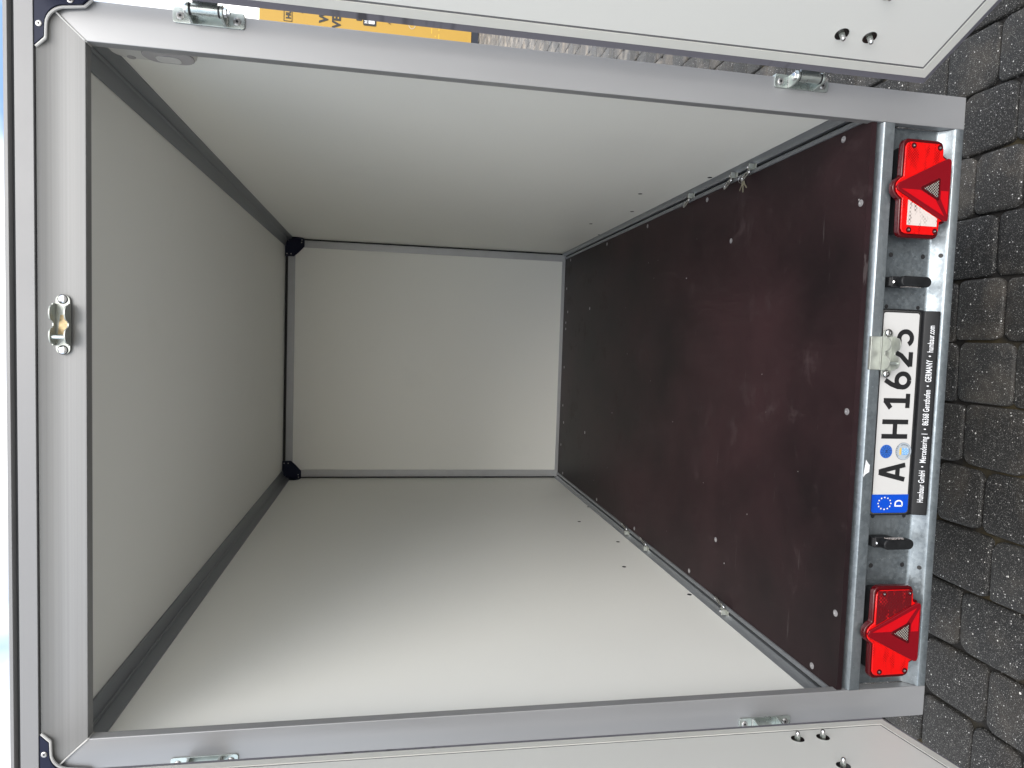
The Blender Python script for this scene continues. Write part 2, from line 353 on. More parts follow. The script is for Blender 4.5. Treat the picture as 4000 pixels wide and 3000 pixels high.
MB().box(-.74, .74, .08, 3.0, .06, .2415).build('chassis', galv, T, smooth=False)
holesR = [(.806,.295), (1.135,.435), (1.488,.341), (1.857,.426), (2.17,.284)]
for s in (1, -1):
    w = MB().box(min(s*CW, s*.79), max(s*CW, s*.79), .026, LY, .20, 2.10).build('side_wall', panel, T, smooth=False)
    h0 = MB().lathe((0,0,0), (-s,0,0), [(.0085,-.001),(.0085,.0007),(.0078,.0010)], 16)
    hb = h0.build('screw_hole', black, w, loc=(s*CW, holesR[0][0], holesR[0][1]))
    MB_ = MB().lathe((0,0,0), (-s,0,0), [(.0035,.0009),(.003,.0016)], 12)
    for y, z in holesR[1:]: dup(hb, w, (s*CW, y, z))
    # bottom tie-down rail
    pr = [(.7678,.2815),(.7655,.2830),(.7610,.2735),(.7570,.2680),(.7505,.2640),(.7505,.2520),(.7402,.2520),(.7402,.2640),(.7385,.2650),(.7300,.2610),(.7290,.2578),(.7290,.2425),(.7678,.2425)]
    rail = MB().prism([(s*x, z) for x, z in pr], 'y', .027, LY-.001).build('tie_down_rail', alu_dark, T, bevel=.0006)
    MB().box(min(s*.7408,s*.7500), max(s*.7408,s*.7500), .03, LY-.002, .2522, .2532).build('rail_slot', black, rail, smooth=False)
    # roof corner profile
    pr = [(.7678,2.0300),(.7640,2.0310),(.7632,2.040),(.7610,2.0525),(.7575,2.0622),(.7550,2.0628),(.7515,2.0600),(.7490,2.0625),(.7523,2.0662),(.7510,2.0690),(.7410,2.0735),(.7280,2.0760),(.7165,2.0775),(.7150,2.0820),(.7678,2.0828)]
    MB().prism([(s*x, z) for x, z in pr], 'y', .027, LY-.001).build('roof_corner_profile', alu_dark, T, bevel=.0004)
    # front wall upright profile
    u = MB(); u.box(min(s*.7137,s*.7535), max(s*.7137,s*.7535), LY-.0045, LY-.0005, FZ+.02, 2.02); u.box(min(s*.7535,s*.7575), max(s*.7535,s*.7575), LY-.010, LY-.0005, FZ+.02, 2.02)
    up = u.build('upright_profile', alu_light, T, bevel=.0006)
    MB().box(min(s*.7576,s*.7679), max(s*.7576,s*.7679), LY-.003, LY-.0005, FZ+.02, 2.02).build('upright_gap', black, up, smooth=False)
MB().box(-.79, .79, .026, LY+.02, CZ, 2.10).build('roof_panel', panel, T, smooth=False)
fw = MB().box(-.79, .79, LY, LY+.022, .20, 2.0995).build('front_wall', panel, T, smooth=False)
u = MB().box(-.70, .70, LY-.0045, LY-.0005, 2.021, 2.060).box(-.70, .70, LY-.010, LY-.0005, 2.060, 2.0640)
u = u.build('front_wall_top_profile', alu_light, T, bevel=.0006)
MB().box(-.70, .70, LY-.003, LY-.0005, 2.0641, 2.0815).build('profile_gap', black, u, smooth=False)
MB().box(-.7565, .7565, LY-.008, LY-.0005, .2405, .278).box(-.7565,.7565,LY-.0115,LY-.008,.2575,.2600).build('front_wall_bottom_profile', alu_light, T, bevel=.0008)
# dark moulded brackets in the two far upper corners
for s in (1, -1):
    b = MB().prism([(s*x, z) for x, z in ((.7675,2.0826),(.7675,1.966),(.7175,1.965),(.680,1.999),(.6530,2.028),(.6530,2.0826))], 'y', LY-.022, LY-.0112)
    b.prism([(y, z) for y, z in ((LY-.0225,2.07),(LY-.0225,1.966),(LY-.055,1.972),(LY-.075,2.0),(LY-.075,2.0295))], 'x', min(s*.7632, s*.7677), max(s*.7632, s*.7677))
    b = b.build('corner_bracket', navy, T, bevel=.003)
    for x, z in ((.742,1.982),(.758,1.98),(.668,2.045),(.668,2.07)):
        MB().lathe((s*x, LY-.022, z), (0,-1,0), [(.0042,-.001),(.0036,.0012),(.001,.0015)], 12).build('bracket_rivet', rivet_m, b)

# ---- rear frame
def mitre(p): return A+(p[1]-HT)*(B-A)/(2.116-HT)
for s in (1, -1):
    pts = [(A,0),(B,0),(B,2.1155),(A,HT)]
    p = MB().prism([(s*x, z) for x, z in pts], 'y', 0, .0255)
    p = p.build('rear_post', alu, T, bevel=.0022)
    MB().box(min(s*.7905,s*.8015), max(s*.7905,s*.8015), .0257, .07, 0.001, 2.10).build('post_return', alu, p, smooth=False)
rp_ = [(.0255,2.0300),(.0022,2.0300),(.0004,2.0308),(0,2.0325),(0,2.062),(-.0008,2.076),(-.0025,2.088),(-.0050,2.099),(-.0088,2.110),(-.0110,2.1155),(.0255,2.1155)]
rb = MB(); rb.prism(rp_, 'x', lambda p: -mitre(p)+.0003, lambda p: mitre(p)-.0003)
top_rail = rb.build('top_rail', alu_rail, T)
rt = MB().box(-.835, .835, -.0165, .03, 2.1175, 2.1520).build('roof_edge_trim', roof_white, T, bevel=.0012)
MB().box(-.834, .834, -.004, .03, 2.1521, 2.1617).build('trim_groove', mat('groove_rubber', (.05,.055,.06), .6), rt, smooth=False)
MB().prism([(.03,2.1618),(-.0150,2.1618),(-.0175,2.1635),(-.0175,2.1690),(-.0145,2.1720),(.03,2.1730)], 'x', -.835, .835).build('trim_lip', roof_white, rt)
MB().box(-.82, .82, .0305, LY+.03, 2.1015, 2.17).build('roof', outer_white, T, smooth=False)
for s in (1, -1):
    MB().box(min(s*.7905,s*.80), max(s*.7905,s*.80), .0705, LY+.03, .18, 2.10).build('outer_skin', outer_white, T, smooth=False)
# sealed mitre, navy corner plates
for s in (1, -1):
    ol = [(.7010,2.1172),(.7176,2.1010),(.7190,2.0998)]+[(.7440,2.0990)]+arc(.7440,2.0590,.0400,88,4,8)+[(.7885,2.0305),(.8040,2.0154)]
    poly = ol+[(.8120,2.0154),(.8120,2.1172)]
    cp = MB().prism([(s*x, z) for x, z in poly], 'y', -.0145, -.0040).build('corner_plate', navy, T, bevel=.0008)
    MB().tube([(s*x, -.0068-.0040*min(1, max(0, (z-2.05)/.05)), z) for x, z in [(a-.0022, b-.0018) for a, b in ol]], .0032, 8).build('sealant_bead', sealant, cp)
    for x, z in ((.7928,2.0514),(.7420,2.1080)):
        MB().lathe((s*x, -.0143, z), (0,-1,0), [(.0062,0),(.0060,.0014),(.0045,.0022),(.0022,.0020),(.0020,.0010)], 16).build('plate_rivet', rivet_m, cp)
        MB().lathe((s*x, -.0143, z), (0,-1,0), [(.0018,.0011),(.0018,.0023)], 10).build('rivet_hole', black, cp)
    MB().tube([(s*x, y, z) for x, y, z in ((A-.0005,.024,HT-.001),(A-.0002,.001,HT-.0008),(A+.001,-.0008,HT+.001),(.744,-.0012,2.0533),(.762,-.0030,2.0725),(.7745,-.0062,2.0850))], .0019, 7).build('mitre_seal', sealant, top_rail)

# ---- galvanised rear cross beam (rolled channel)
pr = [(.034,.2425),(.0325,.2425),(.026,.2395),(.012,.2330),(.002,.2300),(-.0015,.2265),(-.0020,.2230),(-.0020,.1990),(.0002,.1970),(.0020,.1980),(.0020,.2200),(.006,.2240),(.027,.2190),(.0300,.2120),
      (.0300,.0560),(.0285,.0505),(.0260,.0478),(.0050,.0290),(-.0005,.0262),(-.0020,.0240),(-.0020,.0035),(.0015,.0020),(.0035,.0035),(.0035,.0190),(.008,.0215),(.031,.0420),(.034,.0480)]
beam = MB().prism(pr, 'x', -A+.0006, A-.0006).build('rear_cross_beam', galv, T, bevel=.0007)
beam['label'] = 'galvanised rolled cross beam under the floor edge'
def disc(name, x, y, z, r, m, parent, n=16, d=(0,-1,0)): return MB().lathe((x, y, z), d, [(r,-.0015),(r,.0006)], n).build(name, m, parent)
for x in (.4045, -.4040):
    disc('beam_hole', x, .0300, .1620, .0062, black, beam); disc('beam_hole', x, .0300, .0690, .0062, black, beam)
    disc('beam_hole', x*1.006, .0103, .0338, .0055, black, beam, d=(0,-.66,.75))
for x in (.2732, -.2726):
    disc('beam_hole', x, .0300, .1655, .0052, black, beam); disc('beam_hole', x, .0300, .0735, .0052, black, beam)
MB().prism([(-.163,.2262),(-.155,.2190),(-.150,.2098),(-.132,.2094),(-.128,.2140),(-.121,.2190),(-.118,.2205)], 'y', -.0028, -.0024).build('torn_sticker', white_print, beam, smooth=False)

# ---- tail lamps
LX = .5605
OUT = [(.107,.191),(.116,.186),(.1205,.177),(.1205,.092),(.1165,.081),(.108,.0765),(.0865,.0755),(.0800,.0640),(.0735,.0570),(.066,.0550),(-.066,.0550),(-.0735,.0570),(-.0800,.0640),(-.0850,.0755),(-.108,.0765),(-.1165,.081),(-.1205,.092),(-.1205,.177),(-.116,.186),(-.107,.191),(-.0290,.1920),(-.0200,.2040),(-.0110,.2110),(0,.2130),(.0110,.2110),(.0200,.2040),(.0290,.1920)]
def scaled(pts, k, cz=.133): return [(x*k, cz+(z-cz)*k) for x, z in pts]
def clipx(pts, xa, xb): return pts
def tail_light(s, parent):
    """s=+1 the lamp on the right post, -1 on the left"""
    X = s*LX; root = MB().prism([(X+x*.955, z-.006) for x, z in [(.112,.186),(.112,.086),(-.112,.086),(-.112,.186),(-.03,.186),(-.012,.198),(.012,.198),(.03,.186)]], 'y', -.0085, .0295).build('tail_light', black_pl, parent, bevel=.008, seg=3)
    root['label'] = 'red rear lamp with a white reversing window' if s > 0 else 'all red rear lamp with a fog lens'
    MB().prism([(X+x, z) for x, z in OUT], 'y', -.0245, -.0080).build('lens_rim', red_side, root, bevel=.004, seg=3)
    fm = MB().prism([(X+x, z) for x, z in scaled(OUT, .925)], 'y', -.0292, -.0247).build('lens', red, root, bevel=.0022, seg=3)
    # clipped window beside the triangle, on the side named by w
    w = -1                                     # towards world left for s=+1, towards world right for s=-1
    def edge(z): return .010+(.196-z)*.0735/.138   # triangle flank half width at height z
    if s > 0:
        pts = [(-.0905,.0875),(-.0905,.1715),(-edge(.1715)-.006,.1715),(-edge(.0875)-.002,.0875)]
        MB().prism([(X+x, z) for x, z in pts], 'y', -.0298, -.0294).build('reversing_window', clear_lens, root, smooth=False)
    else:
        pts = [(.1100,.0850),(.1100,.1840),(edge(.184)+.004,.1840),(edge(.085),.0850)]
        MB().prism([(X+x, z) for x, z in pts], 'y', -.0298, -.0294).build('fog_window', red_fog, root, smooth=False)
    tri = [(0,.2075),(-.0085,.2030),(-.0770,.0690),(-.0755,.0620),(-.0690,.0590),(.0690,.0590),(.0755,.0620),(.0770,.0690),(.0085,.2030)]
    MB().prism([(X+x, z) for x, z in tri], 'y', -.0338, -.0250).build('triangle_reflector', red_dark, root, bevel=.0015)
    dx = -s                                     # facets towards the middle are brighter: catching light is put into their colour
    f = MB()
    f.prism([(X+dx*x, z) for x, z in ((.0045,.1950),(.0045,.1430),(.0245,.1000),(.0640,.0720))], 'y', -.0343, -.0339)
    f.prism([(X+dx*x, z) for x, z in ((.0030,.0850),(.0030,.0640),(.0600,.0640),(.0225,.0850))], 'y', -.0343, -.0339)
    f.build('reflector_facet_lit', red_bright, root, smooth=False)
    MB().prism([(X+x, z) for x, z in ((0,.1420),(-.0035,.1400),(-.0275,.0935),(-.0255,.0890),(.0255,.0890),(.0275,.0935),(.0035,.1400))], 'y', -.0350, -.0344).build('window_frame', red_side, root, bevel=.0003)
    MB().prism([(X+x, z) for x, z in ((0,.1345),(-.0210,.0940),(.0210,.0940))], 'y', -.0356, -.0351).build('lamp_window', bulb, root, smooth=False)
    for x, z in ((.1020,.1650),(.1020,.0915),(-.1020,.1650),(-.1020,.0915)):
        MB().lathe((X+x, -.0285, z), (0,-1,0), [(.0072,0),(.0070,.0014),(.0050,.0016)], 16).build('screw_well', red_side, root)
        MB().lathe((X+x, -.0300, z), (0,-1,0), [(.0033,0),(.0030,.0010),(.0010,.0010),(.0009,.0002)], 12).build('lamp_screw', steel, root)
    return root
tail_light(1, T); tail_light(-1, T)

# ---- number plate lamps
def plate_lamp(X, s, z0=0.):
    """s: side of the clear window, +1 = world right"""
    b = MB().prism(rrect(X-.0132, X+.0132, .0850+z0, .1700+z0, .0128, 8), 'y', -.0250, -.0030)
    b.prism([(.0296,.183+z0),(.006,.184+z0),(-.002,.178+z0),(-.0028,.120+z0),(.0296,.128+z0)], 'x', X-.0126, X+.0126)
    o = b.build('plate_light', black_pl, T, bevel=.0035, seg=3)
    MB().box(X-.0135, X+.0135, -.0005, .0010, .150+z0, .180+z0).build('cover_seam', rubber, o)
    MB().prism([(-.006,.158+z0),(-.0205,.152+z0),(-.0205,.112+z0),(-.006,.104+z0)], 'x', min(X+s*.0128,X+s*.0138), max(X+s*.0128,X+s*.0138)).build('clear_window', clear_lens, o, smooth=False)
    MB().lathe((X-.001, -.0015, .1745+z0), (0,-.75,.66), [(.0030,0),(.0026,.0014),(.0008,.0014)], 10).build('lamp_screw', steel, o)
plate_lamp(.3335, -1); plate_lamp(-.3335, 1)

# ---- number plate and holder
PY = .012
hold = MB().prism(rrect(-.2665, .2665, .0650, .1930, .010), 'y', PY+.0012, .0295)
lip = MB().prism([(.0290,.0760),(.0060,.0735),(.0040,.0715),(-.0048,.0385),(-.0035,.0350),(.004,.0345),(.0150,.0440)], 'x', -.2640, .2640)
hold = hold.build('licence_plate', black_pl, T, bevel=.0012)
lip.build('holder_lip', black_pl, hold, bevel=.0045, seg=3)
hold['label'] = 'number plate in a black holder with white lettering on its lower edge'
MB().prism(rrect(-.2625, .2625, .0785, .1905, .009), 'y', PY-.0004, PY+.0010).build('chrome_edge', steel, hold)
MB().prism(rrect(-.2600, .2600, .0805, .1885, .009), 'y', PY-.0012, PY-.0005).build('plate_border', ink, hold)
MB().prism(arc(.2570-.006,.1855-.006,.006,0,90)+[(-.2110,.1855),(-.2110,.0835)]+arc(.2570-.006,.0835+.006,.006,270,360), 'y', PY-.0020, PY-.0013).build('plate_field', plate_white, hold)
MB().prism([(-.2112,.1875),(-.2112,.0815)][::1]+[]+arc(-.2590+.008,.0815+.008,.008,270,180)+arc(-.2590+.008,.1875-.008,.008,180,90), 'y', PY-.0021, PY-.0013).build('plate_blue_band', plate_blue, hold)
PC = PY-.0021
def glyph(strokes, x0, w, name, hz=.0747, z0=.0968, t=.0122):
    b = MB(); k = 0
    for st in strokes:
        pts = [(x0+u*w, z0+v*hz) for u, v in st]; n = len(pts); L_, R_ = [], []
        for i, p in enumerate(pts):
            a = Vector(pts[max(i-1,0)]); c = Vector(pts[min(i+1,n-1)]); p = Vector(p)
            d0 = (p-a).normalized() if i > 0 else (c-p).normalized(); d1 = (c-p).normalized() if i < n-1 else d0
            nn = Vector((-(d0+d1).y, (d0+d1).x)).normalized(); m_ = min(1.6, 1/max(.3, nn.dot(Vector((-d0.y, d0.x)))))
            e = Vector((0,0))
            L_.append(p+nn*t/2*m_+e); R_.append(p-nn*t/2*m_+e)
        y1 = PC-.0006-.00012*k; k += 1
        va = [[b.bm.verts.new((q.x, y, q.y)) for q in Q] for Q in (L_, R_) for y in (y1, PC+.0002)]
        for i in range(n-1):
            b.bm.faces.new((va[0][i], va[0][i+1], va[2][i+1], va[2][i])); b.bm.faces.new((va[0][i], va[0][i+1], va[1][i+1], va[1][i])); b.bm.faces.new((va[2][i], va[2][i+1], va[3][i+1], va[3][i]))
        for i in (0, n-1): b.bm.faces.new((va[0][i], va[2][i], va[3][i], va[1][i]))
    o = b.build(name, ink, hold, smooth=False); return o
def el(cx, cy, rx, ry, a0, a1, n=16): return [(cx+rx*math.cos(math.radians(a0+(a1-a0)*i/n)), cy+ry*math.sin(math.radians(a0+(a1-a0)*i/n))) for i in range(n+1)]
glyph([[(.06,0),(.44,.94)],[(.94,0),(.56,.94)],[(.33,.935),(.67,.935)],[(.20,.29),(.80,.29)]], -.1745, .0435, 'plate_character')
glyph([[(.10,0),(.10,1)],[(.90,0),(.90,1)],[(.1,.5),(.9,.5)]], -.0645, .0470, 'plate_character')
glyph([[(.52,.05),(.52,1)],[(.08,.07),(.95,.07)],[(.06,.72),(.52,.94)]], .0105, .0425, 'plate_character')
glyph([el(.50,.31,.39,.245,-90,270,24),[(.115,.31),(.13,.50),(.27,.75),(.50,.99)]], .0625, .0445, 'plate_character')
glyph([el(.50,.70,.38,.235,172,-25,14)+[(.72,.44),(.12,.07)],[(.07,.07),(.94,.07)]], .1175, .0430, 'plate_character')
glyph([[(.88,.93),(.20,.93),(.15,.52)],[(.14,.55)]+el(.48,.315,.40,.245,112,-150,18)], .1720, .0430, 'plate_character')
# euro stars and D
st = MB()
for k in range(12):
    a = 2*PI*k/12; cx, cz = -.2345+.0155*math.cos(a), .1500+.0185*math.sin(a)
    st.prism([(cx+(.0026 if j % 2 == 0 else .0012)*math.sin(PI*j/5), cz+(.0026 if j % 2 == 0 else .0012)*math.cos(PI*j/5)) for j in range(10)], 'y', PC-.0004, PC-.0001)
st.build('ring_of_stars', mat('star_yellow', (.80,.72,.45), .4), hold, smooth=False)
glyph([[(.15,0),(.15,1),(.5,1)]+el(.5,.5,.4,.5,80,-80,10)+[(.5,0),(.15,0)]], -.2440, .0185, 'country_letter', .020, .0985, .0036).data.materials[0] = white_print
# seals
disc('inspection_sticker', -.0990, PC, .1550, .0175, sticker_blue, hold, 32)
sp = MB()
for k in range(12):
    a = 2*PI*k/12+.2; c_, s_ = math.cos(a), math.sin(a); px, pz = -.0990, .1550
    sp.prism([(px+c_*.0065-s_*.0004, pz+s_*.0065+c_*.0004),(px+c_*.0160-s_*.0004, pz+s_*.0160+c_*.0004),(px+c_*.0160+s_*.0004, pz+s_*.0160-c_*.0004),(px+c_*.0065+s_*.0004, pz+s_*.0065-c_*.0004)], 'y', PC-.0010, PC-.0007)
sp.build('sticker_spokes', ink, hold, smooth=False)
text_obj('sticker_number', '26', .0085, ink, hold, (-.0990, PC-.0010, .1520), (PI/2,0,0), bold=.0002, align='CENTER', depth=.0001)
disc('seal_ring', -.0985, PC+.0003, .1045, .0228, ink, hold, 36)
disc('registration_seal', -.0985, PC, .1045, .0222, sticker_grey, hold, 36)
sh = MB().prism([(-.0985+x, .1015+z) for x, z in ((-.0085,.0085),(-.0085,-.006),(-.006,-.0095),(0,-.0115),(.006,-.0095),(.0085,-.006),(.0085,.0085))], 'y', PC-.0012, PC-.0007).build('shield', shield_blue, hold, smooth=False)
lz = MB()
for i in range(4):
    for j in range(4):
        cx, cz = -.0985-.0062+i*.0041+(j % 2)*.0018, .1015+.0060-j*.0045
        lz.prism([(cx, cz+.0024),(cx-.0010, cz),(cx, cz-.0024),(cx+.0010, cz)], 'y', PC-.0016, PC-.0013)
lz.build('shield_lozenges', white_print, hold, smooth=False)
MB().prism([(-.0985+x, .1112+z) for x, z in ((-.0085,0),(-.0095,.006),(-.005,.004),(-.0035,.0075),(0,.0045),(.0035,.0075),(.005,.004),(.0095,.006),(.0085,0))], 'y', PC-.0012, PC-.0007).build('crown', gold, hold, smooth=False)
for word, a0, a1, flip in (('LANDRATSAMT AUGSBURG', 205, 385, False), ('BAYERN', 125, 55, True)):
    for i, ch in enumerate(word):
        if ch == ' ': continue
        a = math.radians(a0+(a1-a0)*i/(len(word)-1)); r_ = .0190
        text_obj('seal_lettering', ch, .0042, ink, hold, (-.0985+r_*math.cos(a), PC-.0009, .1045+r_*math.sin(a)), (PI/2, -(a+PI/2) if not flip else -(a-PI/2), 0), align='CENTER', depth=.0001)
ang = math.atan2(.0088, .0330)
text_obj('holder_lettering', 'Humbaur GmbH  \u2022  Mercedesring 1  \u2022  86368 Gersthofen  \u2022  GERMANY  \u2022  humbaur.com', .0215, white_print, hold, (-.2300, -.0022, .0480), (PI/2-ang, 0, 0), width=.4570, bold=.00018, spacing=1.06, depth=.0002)

# ---- latch keepers
def keeper(cx, cz, pinx, block, parent, backy):
    def wav(n=30):
        pts = []
        for i in range(n+1):
            x = -.0425+.085*i/n
            ax = abs(x)
            if ax > .0035: 
                d = ax-.0225; dep = .0120+math.sqrt(max(0, .0200**2-d*d))*.92 if abs(d) < .020 else .0120
            else: dep = .0135
            if ax < .009: dep = .0135+ .0115*max(0, (ax-.0035)/.0055)**1.5
            if ax > .0385: dep = .0150
            pts.append((x, -dep))
        return pts
    k = MB()
    k.prism(rrect(cx-.0605, cx+.0605, cz-.0135, cz+.0135, .012, 6), 'y', backy-.0032, backy)
    for z in (cz-.0155, cz+.0125): k.prism([(cx-.0425, backy-.0033)]+[(cx+x, backy+y) for x, y in wav()]+[(cx+.0425, backy-.0033)], 'z', z, z+.0030)
    o = k.build('latch_keeper', zinc_pale, parent, bevel=.0006)
    MB().cyl((pinx, backy-.022, cz-.0124),(pinx, backy-.022, cz+.0124), .0042, 14).build('keeper_pin', zinc, o)
    for x in (cx-.0515, cx+.0515):
        MB().lathe((x, backy-.0032, cz), (0,-1,0), [(.0098,0),(.0098,.0006)], 20).build('screw_recess', rubber, o)
        MB().lathe((x, backy-.0038, cz), (0,-1,0), [(.0088,0),(.0082,.0020),(.0060,.0036),(.0028,.0040),(.0024,.0026)], 20).build('keeper_screw', steel, o)
    if block:
        MB().box(cx-.0420, cx+.0420, -.0075, .0015, cz+.0165, cz+.0450).box(cx-.0425, cx+.0425, -.0068, .0285, cz-.010, cz+.0160).build('spacer_block', zinc_pale, o, bevel=.0012)
    return o
kt = keeper(.1545, 2.0715, .1290, False, T, -.0035); kt['label'] = 'latch keeper on the top rail'
MB().prism([(.1545+x, 2.0715+z) for x, z in ((-.020,-.009),(.018,-.009),(.020,.004),(.004,.007),(-.020,.009))], 'y', -.0071, -.0068).build('grease_smear', mat('grease', (.38,.28,.14), .35, metal=.3, var=(120,.5)), kt, smooth=False)
kb = keeper(.1525, .1860, .1280, True, T, -.0075); kb['label'] = 'latch keeper hanging in front of the number plate'

# ---- door hinges
def hinge(s, z0, z1):
    zc = (z0+z1)/2
    h = MB()
    h.prism([(s*x, z) for x, z in rrect(.7765, .8060, z0, z1, .006, 4)], 'y', -.0040, -.0002)
    h.box(min(s*.8040, s*.8080), max(s*.8040, s*.8080), -.0038, .018, z0+.002, z1-.002)
    px, py = .7935, -.0330
    for ze in (zc-.0345, zc+.0295):
        pts = [(.7768,-.0042)]+[(px+.0135*math.cos(math.radians(a)), py+.0135*math.sin(math.radians(a))) for a in (200,225,250,275,300,325,350,10)]+[(.8055,-.0042)]
        h.prism([(s*x, y) for x, y in pts], 'z', ze, ze+.0050)
    h = h.build('door_hinge', zinc, T, bevel=.0007)
    wd = MB()
    for ze, n in ((zc-.0345,1),(zc+.0345,1)):
        for k in range(7): wd.lathe((s*(.7800+k*.0032), -.0050, ze+random.uniform(-.001,.001)), (0,-1,0), [(.0030,0),(.0026,.0014),(.001,.002)], 8)
    wd.build('weld', weld, h)
    MB().cyl((s*px, py, zc-.0255), (s*px, py, zc+.0260), .0108, 28).build('hinge_barrel', zinc, h, bevel=.0006)
    MB().cyl((s*px, py, zc-.0294), (s*px, py, zc-.0256), .0116, 24).cyl((s*px, py, zc+.0261), (s*px, py, zc+.0294), .0116, 24).build('spacer_washer', rubber, h)
    MB().lathe((s*px, py, zc+.0346), (0,0,1), [(.0092,0),(.0092,.0050),(.0080,.0060)], 6).build('pin_head', steel, h)
    MB().lathe((s*px, py, zc-.0346), (0,0,-1), [(.0088,0),(.0088,.0062),(.0072,.0070),(.0050,.0072),(.0050,.0125),(.0040,.0130)], 6).build('pin_nut', steel, h)
    for z in (z0+.0150, z1-.0150):
        MB().lathe((s*.7905, -.0040, z), (0,-1,0), [(.0080,0),(.0078,.0012),(.0058,.0026),(.0030,.0026),(.0028,.0010)], 20).build('hinge_rivet', rivet_m, h)
        MB().lathe((s*.7905, -.0052, z), (0,-1,0), [(.0026,0),(.0026,.0016)], 12).build('rivet_core', black, h)
    return h, s*px, py, zc
HG = [hinge(1, 1.7270, 1.8665), hinge(1, .3890, .5295), hinge(-1, 1.7260, 1.8655), hinge(-1, .3910, .5320)]

# ---- doors
def door(s, p0, fd, lean):
    rz = math.atan2(fd[1], fd[0]); inn = -s          # +y is the inner face for the left door, -y for the right
    D = empty('rear_door', (p0[0], p0[1], 0), rz, T); D.rotation_euler = (0, lean, rz)
    D['label'] = 'right rear door swung wide open, bolted hinge washers on its white inner face' if s > 0 else 'left rear door swung open, three capped bolts on its white inner face'
    z0, z1, w = .190, 2.105, .770
    def Y(a, b): return (min(inn*a, inn*b), max(inn*a, inn*b))
    MB().box(.0279, w-.0279, *Y(-.0008,-.0270), z0+.0279, z1-.0279).build('door_panel', door_white, D, smooth=False)
    f = MB(); ya, yb = Y(0,-.0300)
    def fr(x0,x1,za,zb,x2,x3,zc_,zd): pass
    # mitred frame
    o_ = [(0,z0),(w,z0),(w,z1),(0,z1)]; i_ = [(.0220,z0+.0220),(w-.022,z0+.022),(w-.022,z1-.022),(.022,z1-.022)]
    for k in range(4):
        a, b = o_[k], o_[(k+1) % 4]; c, d = i_[(k+1) % 4], i_[k]
        f.prism([a, b, c, d], 'y', ya, yb)
    f.build('door_frame', white_frame, D, smooth=False)
    gi = MB(); gyA, gyB = Y(-.0022,-.0260)
    i2 = [(.0280,z0+.0280),(w-.0280,z0+.0280),(w-.0280,z1-.0280),(.0280,z1-.0280)]
    for k in range(4): gi.prism([i_[k], i_[(k+1) % 4], i2[(k+1) % 4], i2[k]], 'y', gyA, gyB)
    gi.build('panel_groove', mat('groove_grey', (.13,.13,.135), .6), D, smooth=False)
    # sloping seal band round the frame
    e = MB(); e_ = [(-.0215,z0-.0150),(w+.0215,z0-.0150),(w+.0215,z1+.015),(-.0215,z1+.015)]
    for k in range(4):
        a, b = o_[k], o_[(k+1) % 4]; c, d = e_[(k+1) % 4], e_[k]
        v = [e.bm.verts.new((p[0], inn*y, p[1])) for p, y in ((a,-.0010),(b,-.0010),(c,-.0060),(d,-.0060),(a,-.0290),(b,-.0290),(c,-.0290),(d,-.0290))]
        for q in ((0,1,2,3),(4,5,6,7),(2,3,7,6),(0,1,5,4),(1,2,6,5),(0,3,7,4)): e.bm.faces.new([v[i] for i in q])
    e.build('edge_seal', seal_grey, D, smooth=False)
    MB().box(0, w, *Y(-.0302,-.0325), z0, z1).build('outer_sheet', outer_white, D, smooth=False)
    for zc in (.4325, 1.797):
        for x, z in ((.086,.4665),(.086,.3990),(.190,.4325)) if s > 0 else ((.066,.4640),(.066,.3990),(.191,.4370)):
            z = z-.4325+zc; d = (0, inn, 0); y0 = -.0008*inn
            b = MB().lathe((x, y0, z), d, [(.0148,0),(.0148,.0008),(.0142,.0014)], 28).build('bolt_washer', dark_steel, D)
            MB().lathe((x, y0+inn*.0014, z), d, [(.0066,0),(.0066,.0066),(.0058,.0070)], 6).build('bolt_nut', zinc, D)
            MB().lathe((x, y0+inn*.0084, z), d, [(.0054,0),(.0054,.0048),(.0046,.0076),(.0030,.0094),(.001,.0100)], 16).build('bolt_cap', steel, D)
    return D, rz
DR, rzR = door(1, (.8030,-.0800), (.422,-.906), 0.0)
DL, rzL = door(-1, (-.7570,-.0800), (.1,-.995), 0.0)
DL.rotation_euler = Matrix(((1,0,0),(0,1,0),(0,0,1))).to_euler(); DL.matrix_basis = Matrix.Translation((-.7570,-.08,.2)) @ Matrix.Rotation(math.radians(.42), 4, 'Y') @ Matrix.Translation((0,0,-.2)) @ Matrix.Rotation(rzL, 4, 'Z')
# hinge straps from the barrel round to the outside of the door
for i, (h, px, py, zc) in enumerate(HG):
    s = 1 if px > 0 else -1; rz = rzR if s > 0 else rzL; p0 = Vector((.803,-.08)) if s > 0 else Vector((-.757,-.08))
    fdv = Vector((math.cos(rz), math.sin(rz))); nout = Vector((-fdv.y, fdv.x)) if s > 0 else Vector((fdv.y, -fdv.x))
    pts = []
    q0 = Vector((px+s*.004, py-.004)); q1 = p0+nout*.0345+fdv*.004; q2 = p0+nout*.0345+fdv*.21
    mid = (q0+q1)/2+Vector((s*.014, .012))
    path = [q0, q0*.6+mid*.4+Vector((s*.004,.004)), mid, mid*.4+q1*.6+Vector((s*.003,.001)), q1, q2]
    b = MB(); n = len(path); zz = (zc-.024, zc+.024)
    if True:
        va = []
        for k, p in enumerate(path):
            t = (path[min(k+1,n-1)]-path[max(k-1,0)]).normalized(); nn = Vector((-t.y, t.x))*.0018
            va.append([b.bm.verts.new((*(p+nn*sg), z)) for sg in (1,-1) for z in zz])
        for a, c in zip(va, va[1:]):
            for q in ((0,1),(1,3),(3,2),(2,0)): b.bm.faces.new((a[q[0]], a[q[1]], c[q[1]], c[q[0]]))
        for a in (va[0], va[-1]): b.bm.faces.new((a[0], a[1], a[3], a[2]))
    b.build('hinge_strap', zinc, h, bevel=.0005)

